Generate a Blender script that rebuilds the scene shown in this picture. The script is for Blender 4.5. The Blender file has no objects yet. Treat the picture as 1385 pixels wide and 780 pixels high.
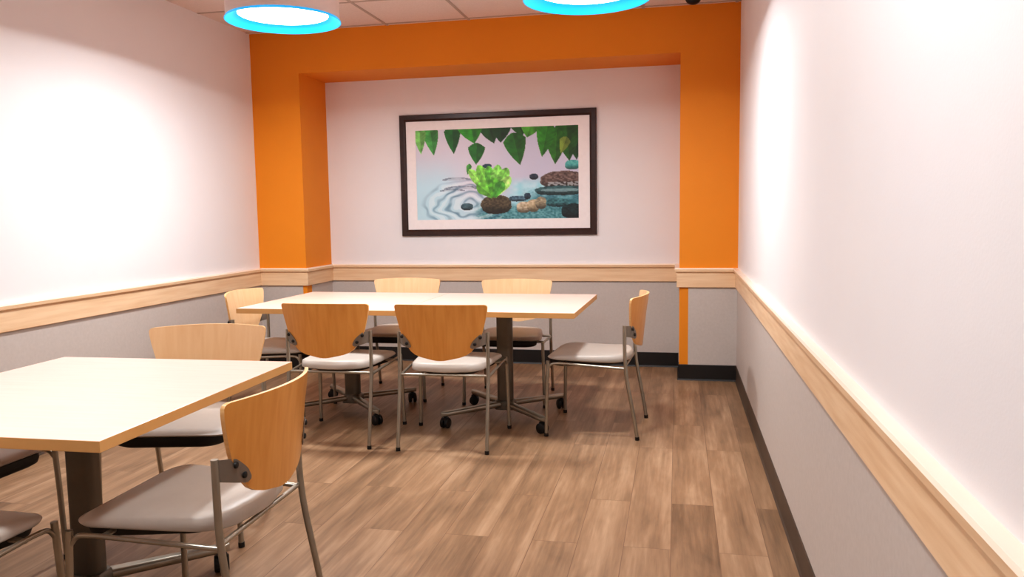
import bpy, bmesh, math, random
from mathutils import Vector, Matrix
random.seed(7)
C = bpy.context.scene.collection
PI = math.pi

# ------------------------------------------------------------------ numbers
XL, XR = -3.4577, 0.4417          # side walls
D, RD = 6.1074, 0.4979            # front of the piers, depth of the recess
RL, RR = -3.0332, 0.0159          # recess sides
H, ZS = 2.786, 2.4506             # ceiling, recess top
YB = -1.9                         # wall behind the camera
BT, R0, R1 = 0.122, 0.713, 0.8595 # baseboard top, chair rail bottom and top
EYE = 1.3

def lin(c):
    c = c / 255.0
    return c / 12.92 if c <= 0.04045 else ((c + 0.055) / 1.055) ** 2.4
def rgb(r, g, b): return (lin(r), lin(g), lin(b), 1.0)

# ------------------------------------------------------------------ materials
def mat(name, col, rough=0.5, metal=0.0, spec=0.5, coat=0.0):
    m = bpy.data.materials.new(name); m.use_nodes = True
    b = m.node_tree.nodes['Principled BSDF']
    b.inputs['Base Color'].default_value = col
    b.inputs['Roughness'].default_value = rough
    b.inputs['Metallic'].default_value = metal
    b.inputs['Specular IOR Level'].default_value = spec
    b.inputs['Coat Weight'].default_value = coat
    b.inputs['Coat Roughness'].default_value = 0.15
    return m, m.node_tree.nodes, m.node_tree.links, b

def noisy(name, c1, c2, scale=(1, 1, 1), nscale=5, rough=0.5, metal=0.0, bump=0.0, bscale=200, lo=0.3, hi=0.7,
          spec=0.5, coat=0.0, detail=4, distort=0.0):
    m, N, L, b = mat(name, c1, rough, metal, spec, coat)
    tc = N.new('ShaderNodeTexCoord'); mp = N.new('ShaderNodeMapping'); mp.inputs['Scale'].default_value = scale
    L.new(tc.outputs['Object'], mp.inputs['Vector'])
    n = N.new('ShaderNodeTexNoise'); n.inputs['Scale'].default_value = nscale; n.inputs['Detail'].default_value = detail
    n.inputs['Distortion'].default_value = distort
    L.new(mp.outputs['Vector'], n.inputs['Vector'])
    r = N.new('ShaderNodeValToRGB'); r.color_ramp.elements[0].position = lo; r.color_ramp.elements[1].position = hi
    r.color_ramp.elements[0].color = c1; r.color_ramp.elements[1].color = c2
    L.new(n.outputs['Fac'], r.inputs['Fac']); L.new(r.outputs['Color'], b.inputs['Base Color'])
    if bump:
        n2 = N.new('ShaderNodeTexNoise'); n2.inputs['Scale'].default_value = bscale
        L.new(tc.outputs['Object'], n2.inputs['Vector'])
        bp = N.new('ShaderNodeBump'); bp.inputs['Strength'].default_value = bump; bp.inputs['Distance'].default_value = 0.002
        L.new(n2.outputs['Fac'], bp.inputs['Height']); L.new(bp.outputs['Normal'], b.inputs['Normal'])
    return m

M = {}
M['paint'] = noisy('white_wall_paint', rgb(230, 227, 229), rgb(233, 230, 231), nscale=2, rough=0.6, bump=0.1, bscale=160)
M['orange'] = noisy('orange_paint', rgb(226, 138, 22), rgb(229, 141, 25), nscale=2, rough=0.6, bump=0.1, bscale=160)
M['wainscot'] = noisy('wainscot_vinyl', rgb(192, 183, 177), rgb(198, 189, 183), nscale=60, rough=0.55, bump=0.15, bscale=420)
M['tile'] = noisy('ceiling_tile', rgb(222, 206, 198), rgb(230, 215, 208), nscale=90, rough=0.9, bump=0.3, bscale=300)
M['tbar'] = noisy('ceiling_grid', rgb(176, 160, 150), rgb(184, 168, 158), nscale=4, rough=0.6)
M['black_base'] = noisy('black_vinyl_base', rgb(26, 23, 22), rgb(34, 30, 28), nscale=8, rough=0.5)
M['brown_base'] = noisy('brown_vinyl_base', rgb(74, 60, 50), rgb(84, 69, 58), nscale=8, rough=0.5)
M['rail_y'] = noisy('maple_rail_lengthwise', rgb(226, 190, 152), rgb(238, 207, 172), scale=(30, 2, 30), nscale=1.5, rough=0.4, lo=.35, hi=.65, detail=6)
M['rail_x'] = noisy('maple_rail_crosswise', rgb(226, 190, 152), rgb(238, 207, 172), scale=(2, 30, 30), nscale=1.5, rough=0.4, lo=.35, hi=.65, detail=6)
M['rail_glare'] = noisy('maple_rail_cap_glare', rgb(246, 226, 206), rgb(250, 233, 215), nscale=4, rough=0.3)  # same maple, painted lighter for the glare of light from above
M['laminate'] = noisy('maple_laminate', rgb(238, 199, 184), rgb(241, 205, 191), scale=(3, 40, 3), nscale=1.5, rough=0.32, lo=.35, hi=.65, detail=6)
M['edgeband'] = noisy('maple_edge_band', rgb(205, 158, 100), rgb(215, 168, 110), nscale=6, rough=0.4)
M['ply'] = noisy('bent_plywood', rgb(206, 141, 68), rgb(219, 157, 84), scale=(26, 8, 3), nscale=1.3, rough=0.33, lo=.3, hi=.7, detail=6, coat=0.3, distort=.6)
M['plylit'] = noisy('bent_plywood_lit_front', rgb(230, 186, 140), rgb(237, 198, 154), scale=(26, 8, 3), nscale=1.3, rough=0.33, lo=.3, hi=.7, detail=6, coat=0.3, distort=.6)  # same plywood, light on the backrest fronts painted in as a paler tone
M['plyedge'] = noisy('plywood_edge', rgb(228, 180, 120), rgb(238, 195, 140), scale=(8, 8, 60), nscale=2, rough=0.4)
M['vinyl'] = noisy('grey_seat_vinyl', rgb(186, 178, 170), rgb(194, 186, 178), nscale=8, rough=0.42, bump=0.12, bscale=500)
M['pan'] = noisy('black_seat_pan', rgb(22, 19, 17), rgb(30, 26, 23), nscale=8, rough=0.6)
M['metal'] = noisy('satin_nickel_tube', rgb(164, 158, 146), rgb(174, 168, 156), nscale=12, rough=0.34, metal=0.85)
M['bracket'] = noisy('grey_bracket', rgb(132, 124, 116), rgb(142, 134, 125), nscale=12, rough=0.4, metal=0.6)
M['column'] = noisy('grey_table_column', rgb(104, 98, 88), rgb(114, 107, 96), nscale=10, rough=0.4, metal=0.6)
M['black'] = noisy('black_plastic', rgb(17, 16, 16), rgb(24, 22, 21), nscale=20, rough=0.45)
M['frame'] = noisy('espresso_frame', rgb(46, 24, 18), rgb(58, 32, 24), scale=(2, 2, 2), nscale=14, rough=0.35)
M['matboard'] = noisy('white_mat_board', rgb(236, 230, 230), rgb(240, 234, 234), nscale=40, rough=0.7)
M['drum'] = noisy('white_drum_shade', rgb(228, 214, 210), rgb(234, 220, 216), nscale=10, rough=0.5)
M['cable'] = noisy('steel_cable', rgb(170, 168, 165), rgb(180, 178, 175), nscale=20, rough=0.3, metal=.9)

def emis(name, col, e, strength, rough=.4):
    m, N, L, b = mat(name, col, rough)
    n = N.new('ShaderNodeTexNoise'); n.inputs['Scale'].default_value = 3
    mx = N.new('ShaderNodeMix'); mx.data_type = 'RGBA'
    mx.inputs['A'].default_value = e; mx.inputs['B'].default_value = tuple(x * .93 for x in e[:3]) + (1,)
    L.new(n.outputs['Fac'], mx.inputs['Factor']); L.new(mx.outputs['Result'], b.inputs['Emission Color'])
    b.inputs['Emission Strength'].default_value = strength
    return m
M['diffuser'] = emis('glowing_diffuser', rgb(250, 245, 240), (1, .97, .93, 1), 6.0)
M['cyan'] = emis('cyan_glow_lip', rgb(20, 150, 215), rgb(0, 165, 235), 0.75)

def floor_mat():
    m, N, L, b = mat('wood_plank_floor', rgb(150, 110, 80), 0.42)
    tc = N.new('ShaderNodeTexCoord')
    mp = N.new('ShaderNodeMapping'); mp.inputs['Rotation'].default_value = (0, 0, PI / 2); mp.inputs['Location'].default_value = (.35, .02, 0)
    L.new(tc.outputs['Object'], mp.inputs['Vector'])
    br = N.new('ShaderNodeTexBrick'); br.offset = 0.37; br.offset_frequency = 2; br.squash = 1
    br.inputs['Scale'].default_value = 1; br.inputs['Brick Width'].default_value = 1.32; br.inputs['Row Height'].default_value = 0.18
    br.inputs['Mortar Size'].default_value = 0.0016; br.inputs['Mortar Smooth'].default_value = 0.2
    br.inputs['Color1'].default_value = (0, 0, 0, 1); br.inputs['Color2'].default_value = (1, 1, 1, 1); br.inputs['Mortar'].default_value = (.5, .5, .5, 1)
    L.new(mp.outputs['Vector'], br.inputs['Vector'])
    # grain, offset per plank
    vm = N.new('ShaderNodeVectorMath'); vm.operation = 'MULTIPLY_ADD'
    vm.inputs[1].default_value = (7, 13, 5)
    L.new(br.outputs['Color'], vm.inputs[0]); L.new(tc.outputs['Object'], vm.inputs[2])
    def grain(scale, ns, det, dist):
        g = N.new('ShaderNodeMapping'); g.inputs['Scale'].default_value = scale
        L.new(vm.outputs[0], g.inputs['Vector'])
        n = N.new('ShaderNodeTexNoise'); n.inputs['Scale'].default_value = ns; n.inputs['Detail'].default_value = det
        n.inputs['Distortion'].default_value = dist; n.inputs['Roughness'].default_value = .6
        L.new(g.outputs['Vector'], n.inputs['Vector']); return n.outputs['Fac']
    a = grain((9, .7, 1), 1.0, 5, .4); f = grain((60, 3.0, 1), 1.0, 6, .2); k = grain((4.2, 1.2, 1), 1.3, 3, 1.0)
    def mth(op, x, y):
        q = N.new('ShaderNodeMath'); q.operation = op
        for i, v in enumerate((x, y)):
            if isinstance(v, (int, float)): q.inputs[i].default_value = v
            else: L.new(v, q.inputs[i])
        return q.outputs[0]
    s = mth('ADD', mth('MULTIPLY', a, .50), mth('ADD', mth('MULTIPLY', f, .25), mth('MULTIPLY', k, .28)))
    sep = N.new('ShaderNodeSeparateColor'); L.new(br.outputs['Color'], sep.inputs[0])
    s = mth('ADD', s, mth('MULTIPLY', mth('SUBTRACT', sep.outputs[0], .5), .07))
    r = N.new('ShaderNodeValToRGB'); e = r.color_ramp.elements
    e[0].position = .36; e[0].color = rgb(110, 85, 62); e[1].position = .70; e[1].color = rgb(190, 158, 128)
    x = e.new(.53); x.color = rgb(154, 122, 93)
    L.new(s, r.inputs['Fac'])
    mx = N.new('ShaderNodeMix'); mx.data_type = 'RGBA'; L.new(mth('MULTIPLY', br.outputs['Fac'], .55), mx.inputs['Factor'])
    L.new(r.outputs['Color'], mx.inputs['A']); mx.inputs['B'].default_value = rgb(92, 62, 44)
    L.new(mx.outputs['Result'], b.inputs['Base Color'])
    bp = N.new('ShaderNodeBump'); bp.inputs['Strength'].default_value = .15; bp.inputs['Distance'].default_value = .002
    L.new(f, bp.inputs['Height']); L.new(bp.outputs['Normal'], b.inputs['Normal'])
    return m
M['floor'] = floor_mat()

# ------------------------------------------------------------------ helpers
def link(name, bm, mats, parent=None, smooth=False, angle=None):
    me = bpy.data.meshes.new(name)
    bmesh.ops.recalc_face_normals(bm, faces=bm.faces)
    bm.to_mesh(me); bm.free()
    for m in (mats if isinstance(mats, (list, tuple)) else [mats]): me.materials.append(M[m])
    if smooth:
        for p in me.polygons: p.use_smooth = True
        if angle: me.set_sharp_from_angle(angle=math.radians(angle))
    o = bpy.data.objects.new(name, me); C.objects.link(o)
    if parent: o.parent = parent
    return o
def struct(name, bm, mats, **k):
    o = link(name, bm, mats, **k); o['kind'] = 'structure'; return o
def thing(name, label, cat, loc=(0, 0, 0), rz=0, group=None):
    o = bpy.data.objects.new(name, None); C.objects.link(o)
    o.empty_display_size = .1
    o.location = loc; o.rotation_euler = (0, 0, rz); o['label'] = label; o['category'] = cat
    if group: o['group'] = group
    return o
def box(bm, x0, x1, y0, y1, z0, z1, bev=0, seg=2):
    r = bmesh.ops.create_cube(bm, size=1)
    bmesh.ops.transform(bm, matrix=Matrix.Translation(((x0 + x1) / 2, (y0 + y1) / 2, (z0 + z1) / 2)) @ Matrix.Diagonal((x1 - x0, y1 - y0, z1 - z0, 1)), verts=r['verts'])
    if bev:
        es = list({e for v in r['verts'] for e in v.link_edges})
        bmesh.ops.bevel(bm, geom=es, offset=bev, segments=seg, affect='EDGES', profile=.5)
def fillet(pts, rad, n=5):
    pts = [Vector(p) for p in pts]; out = [pts[0]]
    for i in range(1, len(pts) - 1):
        a, b, c = pts[i - 1], pts[i], pts[i + 1]
        r = min(rad, (a - b).length * .45, (c - b).length * .45)
        p, q = b + (a - b).normalized() * r, b + (c - b).normalized() * r
        for k in range(n + 1):
            t = k / n; out.append(p * (1 - t) ** 2 + b * 2 * t * (1 - t) + q * t * t)
    out.append(pts[-1]); return out
def tube(bm, pts, r, n=12, flat=1.0):
    pts = [Vector(p) for p in pts]; rings = []
    t = (pts[1] - pts[0]).normalized()
    up = Vector((1, 0, 0)) if abs(t.x) < .9 else Vector((0, 1, 0))
    u = (up - t * up.dot(t)).normalized()
    for i, p in enumerate(pts):
        if i == 0: t = (pts[1] - pts[0]).normalized()
        elif i == len(pts) - 1: t = (pts[-1] - pts[-2]).normalized()
        else: t = ((pts[i + 1] - p).normalized() + (p - pts[i - 1]).normalized()).normalized()
        u = (u - t * u.dot(t)).normalized(); v = t.cross(u)
        rr = r[i] if isinstance(r, list) else r
        rings.append([bm.verts.new(p + u * math.cos(2 * PI * k / n) * rr + v * math.sin(2 * PI * k / n) * rr * flat) for k in range(n)])
    for a, b in zip(rings, rings[1:]):
        for k in range(n): bm.faces.new((a[k], a[(k + 1) % n], b[(k + 1) % n], b[k]))
    bm.faces.new(rings[0][::-1]); bm.faces.new(rings[-1])
def lathe(bm, prof, c=(0, 0, 0), n=48, cap=False, mi=None):
    rings = []
    for r, z in prof:
        rings.append([bm.verts.new((c[0] + r * math.cos(2 * PI * k / n), c[1] + r * math.sin(2 * PI * k / n), c[2] + z)) for k in range(n)])
    for a, b in zip(rings, rings[1:]):
        for k in range(n): bm.faces.new((a[k], a[(k + 1) % n], b[(k + 1) % n], b[k]))
    if cap: bm.faces.new(rings[0][::-1]); bm.faces.new(rings[-1])
def rrect(w, d, r, n=6, cx=0, cy=0):
    out = []
    for sx, sy, a0 in ((1, 1, 0), (-1, 1, 90), (-1, -1, 180), (1, -1, 270)):
        for k in range(n + 1):
            a = math.radians(a0 + 90 * k / n)
            out.append((cx + sx * (w / 2 - r) + r * math.cos(a), cy + sy * (d / 2 - r) + r * math.sin(a)))
    return out
def loft(bm, loops):
    rings = [[bm.verts.new(p) for p in lp] for lp in loops]; n = len(rings[0])
    for a, b in zip(rings, rings[1:]):
        for k in range(n): bm.faces.new((a[k], a[(k + 1) % n], b[(k + 1) % n], b[k]))
    bm.faces.new(rings[0][::-1]); bm.faces.new(rings[-1])

# ------------------------------------------------------------------ room shell
def one(name, x0, x1, y0, y1, z0, z1, m):
    bm = bmesh.new(); box(bm, x0, x1, y0, y1, z0, z1); return struct(name, bm, m)
T = .12
one('floor', XL - T, XR + T, YB - T, D + RD + T, -.1, 0, 'floor')
one('wall_left', XL - T, XL, YB - T, D + RD + T, 0, H + .1, 'paint')
one('wall_right', XR, XR + T, YB - T, D + RD + T, 0, H + .1, 'paint')
one('wall_behind', XL, XR, YB - T, YB, 0, H + .1, 'paint')
one('wall_back', RL, RR, D + RD, D + RD + T, 0, ZS, 'paint')
one('wall_back_left', XL, RL, D, D + RD + T, 0, H, 'orange')
one('wall_back_right', RR, XR, D, D + RD + T, 0, H, 'orange')
one('wall_back_header', RL, RR, D, D + RD + T, ZS, H, 'orange')
ce = one('ceiling', XL, XR, YB, D, H, H + .1, 'tile')
bm = bmesh.new()
G = .667
k = -20
x = -2.256 - 3 * G
while x < XR:
    if x > XL + .02: box(bm, x - .011, x + .011, YB, D, H - .004, H + .004)
    x += G
y = 5.39 + G
while y > YB:
    if y < D - .02: box(bm, XL, XR, y - .011, y + .011, H - .0035, H + .004)
    y -= G
g = link('ceiling_grid', bm, 'tbar', parent=ce); 

path = [(XL, YB), (XL, D), (RL, D), (RL, D + RD), (RR, D + RD), (RR, D), (XR, D), (XR, YB)]
def nrm(i):
    a, b = Vector(path[i]), Vector(path[i + 1]); t = (b - a).normalized(); return Vector((t.y, -t.x)), t
def sweep(i, prof, miter=True, s0=0, s1=0):
    """prof: closed list of (offset from the wall, z)"""
    bm = bmesh.new(); n, t = nrm(i)
    a, b = Vector(path[i]) + t * s0, Vector(path[i + 1]) - t * s1
    na = nrm(i - 1)[0] if (miter and i > 0) else Vector((0, 0)); nb = nrm(i + 1)[0] if (miter and i < len(path) - 2) else Vector((0, 0))
    loops = []
    for p, m_ in ((a, na), (b, nb)):
        loops.append([(p.x + (n.x + m_.x) * o, p.y + (n.y + m_.y) * o, z) for o, z in prof])
    loft(bm, loops); return bm
RAIL = [(0, R0), (.017, R0), (.020, R0 + .003), (.020, R1 - .040), (.016, R1 - .036), (.016, R1 - .033), (.028, R1 - .031),
        (.034, R1 - .026), (.036, R1 - .008), (.032, R1), (0, R1)]
BASE = [(0, 0), (.012, 0), (.006, .012), (.006, BT - .004), (.003, BT), (0, BT)]
sides = ['left', 'back_left', 'recess_left', 'back', 'recess_right', 'back_right', 'right']
for i, s in enumerate(sides):
    hx = abs(nrm(i)[1].x) > .5
    bm = sweep(i, RAIL); bm.normal_update()
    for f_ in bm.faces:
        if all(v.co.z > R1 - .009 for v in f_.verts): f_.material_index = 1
    struct('trim_%d' % (i + 1), bm, ['rail_x' if hx else 'rail_y', 'rail_glare'])
    struct('baseboard_' + s, sweep(i, BASE), 'brown_base' if s in ('left', 'right') else 'black_base')
WN = [(0, BT - .01), (.003, BT - .01), (.003, R0 + .01), (0, R0 + .01)]
gaps = {0: (0, 0), 1: (0, .035), 2: (.09, 0), 3: (0, 0), 4: (0, .09), 5: (.066, 0), 6: (0, 0)}
for i, (s0, s1) in gaps.items():
    struct('trim_%d' % (i + 8), sweep(i, WN, miter=False, s0=s0, s1=s1), 'wainscot')

# ------------------------------------------------------------------ lamps
def tagged(o, label, cat, group=None):
    o['label'] = label; o['category'] = cat
    if group: o['group'] = group
ZL = 2.412
def make_lamp(x, y, ZL, watt, label):
    t = thing('pendant_lamp', label, 'lamp', (x, y, ZL), 0, 'drum pendant lamps')
    bm = bmesh.new(); lathe(bm, [(.316, .002), (.316, .24), (.304, .24), (.304, .045), (.316, .002)]); link('drum_shade', bm, 'drum', t, True, 40)
    bm = bmesh.new(); lathe(bm, [(.322, .004), (.323, .0), (.319, -.001), (.252, .036), (.252, .040), (.305, .030), (.322, .004)], n=64)
    lip = link('glowing_lip', bm, 'cyan', t, True, 40)
    lip['label'] = 'cyan blue glowing rim'
    bm = bmesh.new(); lathe(bm, [(.0005, .034), (.15, .034), (.253, .0375), (.253, .043), (.0005, .043)], n=64)
    dff = link('diffuser', bm, 'diffuser', t, True, 40)
    bm = bmesh.new(); lathe(bm, [(.0005, H - ZL - .0005), (.06, H - ZL - .0005), (.06, H - ZL - .02), (.0005, H - ZL - .025)], n=32); link('canopy', bm, 'drum', t, True, 40)
    for k in range(3):
        a = 2 * PI * k / 3 + .4
        bm = bmesh.new(); tube(bm, [(.31 * math.cos(a), .31 * math.sin(a), .235), (.02 * math.cos(a), .02 * math.sin(a), H - ZL - .02)], .0015, 6); link('cable', bm, 'cable', t)
    ld = bpy.data.lights.new('pendant_light', 'AREA'); ld.shape = 'DISK'; ld.size = .22; ld.energy = watt; ld.color = (.955, .985, 1)
    lo = bpy.data.objects.new('pendant_light', ld); C.objects.link(lo); lo.location = (x, y, ZL + .030)
    return t
LAMP_W = 27
make_lamp(-2.215, 4.30, 2.405, 35, 'white drum pendant lamp with cyan glowing rim, left one, nearer the white left wall')
make_lamp(-.452, 4.10, 2.36, 23, 'white drum pendant lamp with cyan glowing rim, right one, before the orange header')
make_lamp(-2.215, 1.35, 2.40, 20, 'unseen white drum pendant lamp added over the nearer table')  # out of view, continues the pendant grid; added to light the near half
make_lamp(-.452, 1.35, 2.40, 12, 'unseen white drum pendant lamp added near the right wall by the nearer table')  # also unseen, added for light on the near right side

# dome camera on the ceiling by the right pier
t = thing('dome_camera', 'small black dome on the ceiling in front of the right orange pier', 'camera', (.10, 5.86, H))
bm = bmesh.new(); lathe(bm, [(.0005, -.0005), (.062, -.0005), (.062, -.016), (.055, -.02), (.0005, -.02)], n=32); link('mount_ring', bm, 'black', t, True, 40)
bm = bmesh.new(); lathe(bm, [(.054 * math.cos(a), -.018 - .042 * math.sin(a)) for a in [i * PI / 2 / 8 for i in range(8)]] + [(.0005, -.06)], n=32); link('dome', bm, 'black', t, True)

# ------------------------------------------------------------------ picture
FX0, FX1, FZ0, FZ1 = -2.352, -.655, 1.103, 2.139
YW = D + RD
t = thing('framed_picture', 'dark framed print of green leaves above rippling water on the recess wall', 'picture', ((FX0 + FX1) / 2, YW, FZ0))
ox, oz = (FX0 + FX1) / 2, FZ0
def loc(x, y, z): return (x - ox, y - YW, z - oz)
bm = bmesh.new()
fw = .056
fprof = [(0, -.001), (0, -.022), (.006, -.030), (.040, -.030), (.050, -.024), (.056, -.018), (.056, -.001)]
cor = [(FX0, FZ0, 1, 1), (FX1, FZ0, -1, 1), (FX1, FZ1, -1, -1), (FX0, FZ1, 1, -1)]
rings = [[bm.verts.new(loc(cx + sx * o, YW + y_, cz + sz * o)) for o, y_ in fprof] for cx, cz, sx, sz in cor]
for i in range(4):
    a, b = rings[i], rings[(i + 1) % 4]
    for k in range(len(fprof)): bm.faces.new((a[k], a[(k + 1) % len(fprof)], b[(k + 1) % len(fprof)], b[k]))
link('frame', bm, 'frame', t)
IX0, IX1, IZ0, IZ1 = -2.212, -.805, 1.242, 2.006
bm = bmesh.new()   # mat board with its window
o_ = [(FX0 + .05, FZ0 + .05), (FX1 - .05, FZ0 + .05), (FX1 - .05, FZ1 - .05), (FX0 + .05, FZ1 - .05)]
i_ = [(IX0, IZ0), (IX1, IZ0), (IX1, IZ1), (IX0, IZ1)]
O1 = [bm.verts.new(loc(x, YW - .012, z)) for x, z in o_]; I1 = [bm.verts.new(loc(x, YW - .012, z)) for x, z in i_]
I2 = [bm.verts.new(loc(x, YW - .009, z)) for x, z in i_]
for k in range(4):
    j = (k + 1) % 4
    bm.faces.new((O1[k], O1[j], I1[j], I1[k])); bm.faces.new((I1[k], I1[j], I2[j], I2[k]))
link('mat_board', bm, 'matboard', t)

def mix3(a, b, t): return tuple(a[i] * (1 - t) + b[i] * t for i in range(3))
def sm(a, b, x):
    t = max(0, min(1, (x - a) / (b - a))); return t * t * (3 - 2 * t)
def hsh(i, j):
    v = math.sin(i * 127.1 + j * 311.7) * 43758.5453; return v - math.floor(v)
def vn(x, y):
    i, j = math.floor(x), math.floor(y); fx, fy = x - i, y - j
    fx, fy = fx * fx * (3 - 2 * fx), fy * fy * (3 - 2 * fy)
    return (hsh(i, j) * (1 - fx) + hsh(i + 1, j) * fx) * (1 - fy) + (hsh(i, j + 1) * (1 - fx) + hsh(i + 1, j + 1) * fx) * fy
LEAVES = [ # base x, y, tip x, y, width, colour (in units of the print, 883 wide, 495 high)
 (865, -20, 872, 185, 130, (22, 62, 24)), (815, -30, 835, 190, 150, (34, 84, 24)), (770, 20, 760, 205, 120, (40, 100, 22)),
 (400, -25, 435, 85, 105, (22, 66, 22)), (475, -25, 470, 82, 110, (18, 56, 20)), (560, -30, 590, 48, 90, (26, 74, 22)),
 (205, -25, 213, 135, 96, (24, 92, 30)), (80, -22, 102, 140, 92, (64, 140, 66)), (22, -20, 30, 132, 74, (112, 176, 92)),
 (300, -45, 328, 82, 150, (44, 128, 30)), (635, -25, 612, 58, 110, (70, 146, 40)), (725, -20, 690, 165, 112, (44, 118, 26)),
 (340, 78, 335, 196, 98, (26, 98, 26)), (535, 30, 574, 205, 128, (30, 92, 22)), (820, 60, 790, 150, 60, (108, 130, 50)),
 (300, 190, 285, 250, 30, (60, 130, 50)),
]
PETALS = [(425, 368, 295, 222, 60, (140, 206, 92)), (428, 370, 345, 200, 66, (120, 196, 74)), (428, 370, 400, 205, 60, (96, 180, 62)),
          (430, 370, 455, 200, 66, (132, 208, 92)), (430, 370, 505, 218, 66, (118, 190, 80)), (432, 372, 520, 265, 60, (158, 214, 110)),
          (425, 372, 340, 300, 70, (104, 178, 62)), (428, 376, 430, 270, 70, (88, 168, 50)), (430, 374, 480, 290, 60, (74, 152, 52))]
def leafcol(x, y, L, n=1.0, pet=False):
    bx, by, tx, ty, w, col = L
    dx, dy = tx - bx, ty - by; ln = math.hypot(dx, dy); ux, uy = dx / ln, dy / ln
    s = ((x - bx) * ux + (y - by) * uy) / ln; d = -(x - bx) * uy + (y - by) * ux
    if s < 0 or s > 1: return None
    hw = w * .5 * (math.sin(PI * min(1, s * 1.25) ** .75) ** .8 if s < .8 and math.sin(PI * min(1, s * 1.25) ** .75) > 0 else 0)
    hw = w * .5 * min(1, (s * 4.5) ** .6) * (1 - s ** 2.2) ** 1.1
    if pet: hw = w * .5 * min(1, .35 + s) * math.sqrt(max(0, 1 - max(0, (s - .55) / .45) ** 2))
    if abs(d) > hw: return None
    q = abs(d) / max(hw, 1)
    vein = .5 + .5 * math.cos((s * 9 + q * 1.6) * 2 * PI)
    k = .80 + .14 * vein * q + .10 * (1 - sm(0, .09, q)) + .34 * vn(x / 22 + bx, y / 18) + (.16 if d > 0 else -.06)
    return tuple(min(255, c * k * n) for c in col)
def paint(x, y):
    n = vn(x / 26, y / 16); n2 = vn(x / 9 + 40, y / 6)
    c = mix3((214, 210, 224), (196, 196, 218), sm(250, 640, x) * .8)
    c = mix3(c, (192, 226, 240), sm(90, 330, y) * (1 - sm(120, 330, x)))
    c = mix3(c, (186, 220, 232), sm(300, 430, y) * (1 - sm(500, 700, x)) * .8)
    # turquoise water on the right
    w = sm(470, 560, x) * sm(255, 320, y); c = mix3(c, mix3((150, 214, 228), (196, 228, 240), n), w)
    w = sm(560, 700, x + 40 * n) * sm(330, 420, y + 30 * n2); c = mix3(c, mix3((30, 84, 96), (92, 160, 172), n), w)
    w = sm(300, 380, x) * sm(400, 455, y + 14 * n); c = mix3(c, mix3((40, 104, 112), (120, 178, 186), n2), w)
    # ripples
    ex, ey = (x - 290) / 1.75, (y - 415) / 1.0
    r = math.hypot(ex, ey)
    if r < 165 and x < 470:
        ph = math.cos(r / 6.2 + 5 * vn(x / 50, y / 34)); a = (1 - sm(110, 165, r)) * sm(8, 30, r)
        if ph > .35: c = mix3(c, (56, 96, 124), a * (ph - .35) * 1.0 * (.35 + .65 * vn(x / 45 + 7, y / 22)))
        elif ph < -.5: c = mix3(c, (240, 248, 252), a * .4)
    for ax, ay, rx, ry in ((255, 325, 100, 16), (225, 275, 80, 12), (200, 335, 70, 9)):
        dd = ((x - ax) / rx) ** 2 + ((y - ay) / ry) ** 2
        if dd < 1 and y < ay + ry * .2: c = mix3(c, (74, 84, 104), (.75 if dd > .45 else .25) * (.5 + .5 * n2))
    # stones
    def stone(cx, cy, rx, ry, ca, cb, pw=2.4):
        nonlocal c
        dd = abs((x - cx) / rx) ** pw + abs((y - cy) / ry) ** pw + .25 * (n - .5)
        if dd < 1: c = mix3(mix3(ca, cb, n2), tuple(q * .35 for q in ca), sm(-.2, .9, (y - cy) / ry) * .7)
    stone(280, 425, 34, 20, (46, 66, 76), (86, 122, 132))
    stone(440, 415, 84, 50, (52, 44, 34), (110, 96, 70))
    stone(560, 385, 50, 16, (40, 66, 84), (110, 150, 170))
    stone(610, 372, 18, 18, (20, 40, 60), (50, 80, 100))
    stone(800, 290, 118, 50, (66, 50, 46), (150, 126, 118))
    stone(780, 345, 130, 26, (30, 60, 66), (70, 116, 120))
    stone(645, 268, 24, 16, (22, 34, 52), (50, 70, 90))
    stone(590, 432, 38, 32, (150, 132, 104), (226, 214, 188)); stone(640, 424, 34, 34, (156, 138, 108), (220, 204, 172)); stone(682, 410, 30, 32, (120, 110, 92), (190, 180, 150))
    stone(850, 455, 60, 40, (10, 26, 30), (26, 60, 64)); stone(770, 410, 60, 24, (24, 66, 74), (84, 150, 156))
    stone(850, 210, 40, 26, (56, 150, 150), (110, 196, 190))
    if (y - 342) ** 2 / 9 ** 2 + ((x - 790) / 110) ** 2 < 1: c = mix3(c, (176, 206, 212), .55)
    if 300 < y < 320 and x > 720 and n2 > .45: c = mix3(c, (200, 214, 220), .6)
    for L in LEAVES:
        q = leafcol(x, y, L)
        if q: c = q
    if ((x - 395) / 26) ** 2 + ((y - 205) / 13) ** 2 < 1: c = (34, 62, 80)
    for L in PETALS:
        q = leafcol(x, y, L, .8 + .4 * vn(x / 13, y / 13), True)
        if q: c = q
    return c
bm = bmesh.new(); NX, NY = 300, 168
cl = bm.verts.layers.float_color.new('paint')
vs = []
for j in range(NY + 1):
    row = []
    for i in range(NX + 1):
        u, v = i / NX, j / NY
        vv = bm.verts.new(loc(IX0 - .002 + (IX1 - IX0 + .004) * u, YW - .008, IZ1 + .002 - (IZ1 - IZ0 + .004) * v))
        c = paint(u * 883, v * 495); vv[cl] = tuple(lin(max(0, min(255, q))) for q in c) + (1,)
        row.append(vv)
    vs.append(row)
for j in range(NY):
    for i in range(NX): bm.faces.new((vs[j][i], vs[j + 1][i], vs[j + 1][i + 1], vs[j][i + 1]))
m, N, L, b = mat('leaf_print', (1, 1, 1, 1), .5)
at = N.new('ShaderNodeAttribute'); at.attribute_name = 'paint'; L.new(at.outputs['Color'], b.inputs['Base Color'])
M['print'] = m
link('print', bm, 'print', t)

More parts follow.
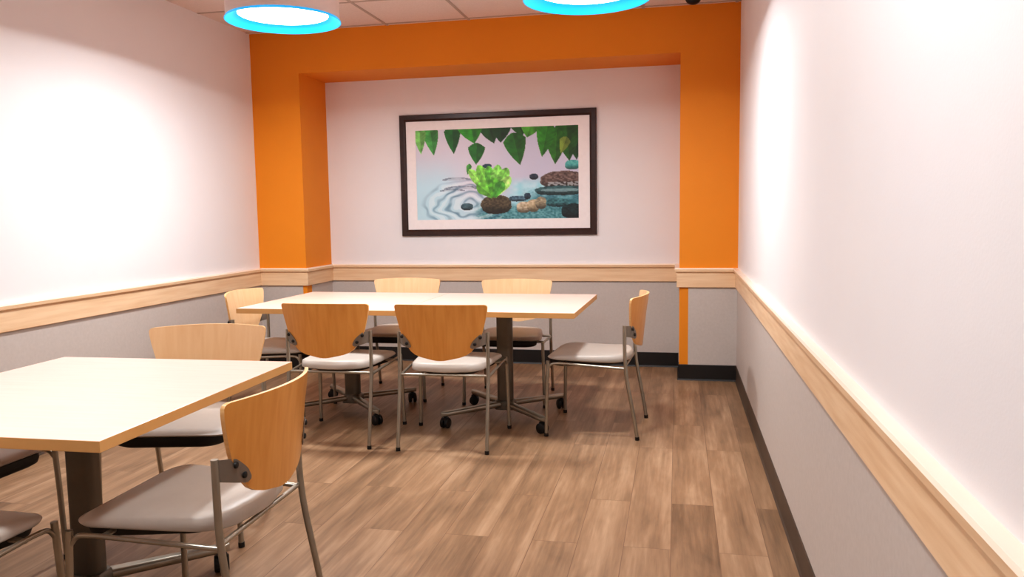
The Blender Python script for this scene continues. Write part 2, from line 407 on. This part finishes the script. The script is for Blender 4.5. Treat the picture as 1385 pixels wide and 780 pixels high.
# ------------------------------------------------------------------ chair
def make_chair(label):
    t = thing('stacking_chair', label, 'chair', group='wood-back stacking chairs')
    # seat cushion: tapering rounded plan, domed top, waterfall front
    def plan(inset, z, shift=0):
        hw_f, hw_r, yf, yr = .250 - inset, .208 - inset, .245 - inset, -.215 + inset
        pts = []
        n = 8
        def corner(cx, cy, r, a0):
            return [(cx + r * math.cos(math.radians(a0 + 90 * k / n)), cy + r * math.sin(math.radians(a0 + 90 * k / n))) for k in range(n + 1)]
        rf, rr = .07, .10
        pts += corner(hw_f - rf, yf - rf, rf, 0)
        pts += [(x_, yf) for x_ in (.08, 0, -.08)]
        pts += corner(-hw_f + rf, yf - rf, rf, 90)
        pts += [(-hw_f + (hw_f - hw_r) * k / 4, yf - rf + (yr + rr - yf + rf) * k / 4) for k in (1, 2, 3)]
        pts += corner(-hw_r + rr, yr + rr, rr, 180)
        pts += [(x_, yr - .018 * (1 - (x_ / .1) ** 2)) for x_ in (-.06, 0, .06)]
        pts += corner(hw_r - rr, yr + rr, rr, 270)
        pts += [(hw_r + (hw_f - hw_r) * k / 4, yr + rr + (yf - rf - yr - rr) * k / 4) for k in (1, 2, 3)]
        out = []
        for x_, y_ in pts:
            zz = (z - .014 * max(0, (y_ - .15) / .1) ** 2 if z > .455 else z - .026 * (.245 - y_) / .46) + .008 * max(0, (-y_ - .08) / .13)
            out.append((x_, y_, zz))
        return out
    bm = bmesh.new()
    dome = [[(x_ * k_, y_ * k_, .4745 + (z_ - .4745) * k_ ** 3 + dz_) for x_, y_, z_ in plan(.035, .4745)] for k_, dz_ in ((.93, .0010), (.85, .0020), (.7, .0034), (.5, .0046), (.3, .0054), (.15, .0057), (.03, .0058))]
    loft(bm, [plan(.014, .446), plan(.003, .450), plan(0, .4549), plan(.004, .464), plan(.014, .471), plan(.035, .4745)] + dome)
    link('seat', bm, 'vinyl', t, True, 75)
    bm = bmesh.new()
    loft(bm, [[(x_, y_ + .030, z_) for x_, y_, z_ in lp] for lp in [[(a_, b_, z_) for a_, b_, c_ in plan(i_, .44)] for i_, z_ in ((.075, .400), (.050, .403), (.036, .412), (.032, .428), (.034, .446))]])
    link('seat_pan', bm, 'pan', t, True, 50)
    # plywood back
    rows = [(.520, .075), (.525, .112), (.536, .143), (.553, .168), (.577, .188), (.605, .205), (.635, .221), (.665, .231), (.70, .240), (.74, .250), (.775, .257), (.794, .259), (.801, .257), (.806, .252), (.808, .242)]
    def by(x_, z_): return -.200 - .074 * (1 - (x_ / .27) ** 2) - .11 * (z_ - .50) - .04 * max(0, z_ - .7)
    nx = 24; bm = bmesh.new(); sheets = []
    for off in (0, -.012):
        sh = []
        for z_, w_ in rows:
            r_ = []
            for k in range(nx + 1):
                s = -1 + 2 * k / nx; x_ = s * w_
                zz = z_ + (.007 * (1 - (x_ / .27) ** 2)) * sm(.62, .8, z_) - (.014 * (1 - s * s)) * (1 - sm(.52, .58, z_))
                r_.append(bm.verts.new((x_, by(x_, zz) + off, zz)))
            sh.append(r_)
        sheets.append(sh)
    nr = len(rows)
    for si, sh in enumerate(sheets):
        for j in range(nr - 1):
            for k in range(nx):
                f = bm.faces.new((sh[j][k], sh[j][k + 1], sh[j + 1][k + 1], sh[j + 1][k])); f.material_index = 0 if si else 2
    loopi = [(0, k) for k in range(nx)] + [(j, nx) for j in range(nr - 1)] + [(nr - 1, k) for k in range(nx, 0, -1)] + [(j, 0) for j in range(nr - 1, 0, -1)]
    a, b_ = sheets
    for q in range(len(loopi)):
        i0, i1 = loopi[q], loopi[(q + 1) % len(loopi)]
        f = bm.faces.new((a[i0[0]][i0[1]], a[i1[0]][i1[1]], b_[i1[0]][i1[1]], b_[i0[0]][i0[1]])); f.material_index = 1
    link('backrest', bm, ['ply', 'plyedge', 'plylit'], t, True, 40)
    XS = .250; r = .0105
    for s in (-1, 1):
        bm = bmesh.new(); tube(bm, fillet([(s * .277, .238, .012), (s * .270, .232, .30), (s * .266, .226, .442), ], .04), r)
        lg = link('leg', bm, 'metal', t, True, 50)
        bm = bmesh.new(); tube(bm, [(s * .2775, .238, .001), (s * .277, .238, .02)], .0125); link('foot_glide', bm, 'black', lg, True, 50)
        bm = bmesh.new(); tube(bm, fillet([(s * XS, -.285, .012), (s * XS, -.268, .12), (s * XS, -.215, .40), (s * XS, -.213, .655)], .12, 8), r)
        lg = link('leg', bm, 'metal', t, True, 50)
        bm = bmesh.new(); tube(bm, [(s * XS, -.2855, .001), (s * XS, -.284, .02)], .0125); link('foot_glide', bm, 'black', lg, True, 50)
        bm = bmesh.new(); tube(bm, fillet([(s * .267, .228, .395), (s * .264, .205, .428), (s * .263, .15, .430), (s * XS, -.214, .408)], .04), .0075); link('side_rail', bm, 'metal', t, True, 50)
        # bracket: flat plate from the post to the wood, two black bolts
        bm = bmesh.new()
        zz = [(s * (XS - .004), .630), (s * .200, .608), (s * .172, .578), (s * .165, .556), (s * .185, .548), (s * (XS - .004), .566)]
        def pb(x_, z_): 
            k = min(1, (XS - abs(x_)) / .03)
            return (-.213 + .0) * (1 - k) + (by(x_, z_) - .0135) * k
        # strips so the plate hugs the curve
        cols = 8; top = []; bot = []
        for k in range(cols + 1):
            f_ = k / cols; x_ = s * (XS - .002 - f_ * .082)
            zt = .652 - .006 * f_ - .075 * max(0, f_ - .35) ** 1.1 ; zb = .592 - .026 * f_
            if f_ > .85: zb += .012 * (f_ - .85) / .15; zt -= .012 * (f_ - .85) / .15
            top.append((x_, pb(x_, zt), zt)); bot.append((x_, pb(x_, zb), zb))
        V = [[bm.verts.new((p[0], p[1] - dy, p[2])) for p in L_] for dy in (0, .003) for L_ in (top, bot)]
        for k in range(cols):
            bm.faces.new((V[0][k], V[0][k + 1], V[1][k + 1], V[1][k])); bm.faces.new((V[2][k], V[2][k + 1], V[3][k + 1], V[3][k]))
            bm.faces.new((V[0][k], V[0][k + 1], V[2][k + 1], V[2][k])); bm.faces.new((V[1][k], V[1][k + 1], V[3][k + 1], V[3][k]))
        for k in (0, cols): bm.faces.new((V[0][k], V[1][k], V[3][k], V[2][k]))
        br = link('bracket', bm, 'bracket', t, True, 40)
        for x_, z_ in ((s * .219, .632), (s * .190, .596)):
            yb = pb(x_, z_) - .003
            bm = bmesh.new(); tube(bm, [(x_, yb + .001, z_), (x_, yb - .004, z_), (x_, yb - .006, z_)], [.0095, .009, .005], 12)
            link('bolt', bm, 'black', br, True, 50)
    for y_, hw in ((-.211, XS), (.13, .262)):
        z_ = .414 if y_ < 0 else .426
        bm = bmesh.new(); tube(bm, [(-hw, y_, z_), (hw, y_, z_)], .008); link('crossbar', bm, 'metal', t, True, 50)
    return t
def kids(o): return [c for c in bpy.data.objects if c.parent == o]
def dup(root, label):
    r = root.copy(); C.objects.link(r); r['label'] = label
    for ch in kids(root):
        c = ch.copy(); C.objects.link(c); c.parent = r
        for g_ in kids(ch):
            d = g_.copy(); C.objects.link(d); d.parent = c
    return r
R = math.radians
chairs = [ # x, y, facing (deg, 0 = towards the back wall), label
 (-1.258, 4.325, 1.5, 'wood-back chair seen from behind, right of two on the near side of the far tables'),
 (-1.925, 4.325, 0.5, 'wood-back chair seen from behind, left of two on the near side of the far tables'),
 (-.487, 4.705, 86.5, 'wood-back chair seen from the side at the right end of the far tables'),
 (-2.53, 4.72, -86, 'wood-back chair at the left end of the far tables, by the left wall'),
 (-1.985, 5.385, 180, 'wood-back chair behind the far tables, left of the two by the recess wall'),
 (-1.135, 5.33, 180, 'wood-back chair behind the far tables, right of the two by the recess wall'),
 (-2.0, 2.905, 192, 'wood-back chair facing the camera behind the nearer table'),
 (-1.427, 2.092, 92.0, 'wood-back chair at the right side of the nearer table, its amber back nearest the camera'),
 (-2.0, 1.64, 0, 'grey-seated chair pushed under the near edge of the nearer table, lower seat at bottom left'),
 (-2.53, 2.24, -90, 'grey-seated chair at the left side of the nearer table, mostly cut by the frame'),
]
c0 = make_chair(chairs[0][3])
for i, (x, y, a, lab) in enumerate(chairs):
    o = c0 if i == 0 else dup(c0, lab)
    o.location = (x, y, 0); o.rotation_euler = (0, 0, R(a))

# ------------------------------------------------------------------ tables
def make_table(label, w, d):
    t = thing('pedestal_table', label, 'table', group='maple-top pedestal tables')
    bm = bmesh.new(); box(bm, -w / 2, w / 2, -d / 2, d / 2, .709, .740, .0015, 2)
    bm.normal_update()
    for f in bm.faces: f.material_index = 0 if f.normal.z > .7 else 1
    link('tabletop', bm, ['laminate', 'edgeband'], t)
    bm = bmesh.new(); box(bm, -.16, .16, -.16, .16, .702, .710, .002)
    loft(bm, [[(x_, y_, z_) for x_, y_ in rrect(.10 + e, .08 + e, .03)] for z_, e in ((.690, 0), (.703, .03))])
    link('mount_plate', bm, 'column', t)
    bm = bmesh.new(); loft(bm, [[(x_, y_, z_) for x_, y_ in rrect(.10, .075, .03, 8)] for z_ in (.06, .70)]); link('column', bm, 'column', t, True, 50)
    bm = bmesh.new(); loft(bm, [[(x_, y_, z_) for x_, y_ in rrect(w_, w_ * .8, .03, 8)] for z_, w_ in ((.062, .13), (.105, .13), (.118, .112))]); link('hub', bm, 'column', t, True, 40)
    for k in range(4):
        a = R(44 + 90 * k); c_, s_ = math.cos(a), math.sin(a)
        bm = bmesh.new(); L0, L1 = .035, .455
        secs = []
        for q in range(15):
            f_ = q / 14; l = L0 + (L1 - L0) * f_; e = 0 if f_ < .93 else (f_ - .93) / .07
            hw = (.026 - .004 * f_) * math.sqrt(max(.02, 1 - e * e)); zt = .112 - .012 * f_; zb = zt - .036 + .008 * f_
            pr = rrect(hw * 2, zt - zb, min(hw * .85, (zt - zb) * .42), 4)
            secs.append([(l * c_ - px * s_, l * s_ + px * c_, (zt + zb) / 2 + pz) for px, pz in pr])
        loft(bm, secs); arm = link('base_arm', bm, 'metal', t, True, 50)
        # twin-wheel caster
        l = .425; px, py = l * c_, l * s_; h_ = R(30 + 70 * k); hc, hs = math.cos(h_), math.sin(h_)
        bm = bmesh.new()
        for sg in (-1, 1):
            p0 = Vector((px + hc * .006 * sg, py + hs * .006 * sg, .0315)); p1 = Vector((px + hc * .026 * sg, py + hs * .026 * sg, .0315))
            tube(bm, [p0, p0 + (p1 - p0) * .15, p0 + (p1 - p0) * .85, p1], [.028, .031, .031, .027], 20)
        tube(bm, [(px, py, .03), (px, py, .072)], .011, 12)
        tube(bm, [(px - hs * .0, py, .048), (px, py, .066)], .021, 16)
        link('caster', bm, 'black', arm, True, 40)
    return t
def place(t, cx, cy, a): t.location = (cx, cy, 0); t.rotation_euler = (0, 0, R(a))
A = -1.44; ca, sa = math.cos(R(A)), math.sin(R(A)); W2, DP = 2.0866, 1.0
nrx, nry = -.5525, 4.3017
def fc(u, v): return nrx + u * ca - v * sa, nry + u * sa + v * ca
t1 = make_table('pale maple pedestal table, right one of the far pair, under the framed picture', W2 / 2 - .002, DP)
place(t1, *fc(-W2 / 4, DP / 2), A)
t2 = dup(t1, 'pale maple pedestal table, left one of the far pair, nearer the left wall')
place(t2, *fc(-W2 * 3 / 4, DP / 2), A)
A3 = 1.26; ca, sa = math.cos(R(A3)), math.sin(R(A3)); nrx, nry = -1.4259, 1.6967
t3 = make_table('nearer pale maple pedestal table at the left in front of the others', .9963, 1.0724)
place(t3, *fc(-.9963 / 2, 1.0724 / 2), A3)

# ------------------------------------------------------------------ world, camera
w = bpy.data.worlds.new('World'); bpy.context.scene.world = w; w.use_nodes = True
w.node_tree.nodes['Background'].inputs['Color'].default_value = (.8, .8, .8, 1)
w.node_tree.nodes['Background'].inputs['Strength'].default_value = .3

f, yaw, pitch, roll = 1070.8164, R(-11.8447), R(-5.5193), R(-.8676)
fwv = Vector((math.sin(yaw) * math.cos(pitch), math.cos(yaw) * math.cos(pitch), math.sin(pitch)))
r_ = Vector((math.cos(yaw), -math.sin(yaw), 0)); u_ = r_.cross(fwv)
r2 = r_ * math.cos(roll) + u_ * math.sin(roll); u2 = -r_ * math.sin(roll) + u_ * math.cos(roll)
cd = bpy.data.cameras.new('camera'); cam = bpy.data.objects.new('camera', cd); C.objects.link(cam)
mw = Matrix((r2, u2, -fwv)).transposed().to_4x4(); mw.translation = (0, 0, EYE); cam.matrix_world = mw
cd.sensor_fit = 'HORIZONTAL'; cd.sensor_width = 36; cd.lens = f / 1385 * 36; cd.clip_start = .05
bpy.context.scene.camera = cam
sc = bpy.context.scene
sc.view_settings.view_transform = 'Standard'; sc.view_settings.look = 'Medium High Contrast'
sc.view_settings.exposure = 0.19
sc.cycles.max_bounces = 10; sc.cycles.diffuse_bounces = 8; sc.cycles.sample_clamp_indirect = 8
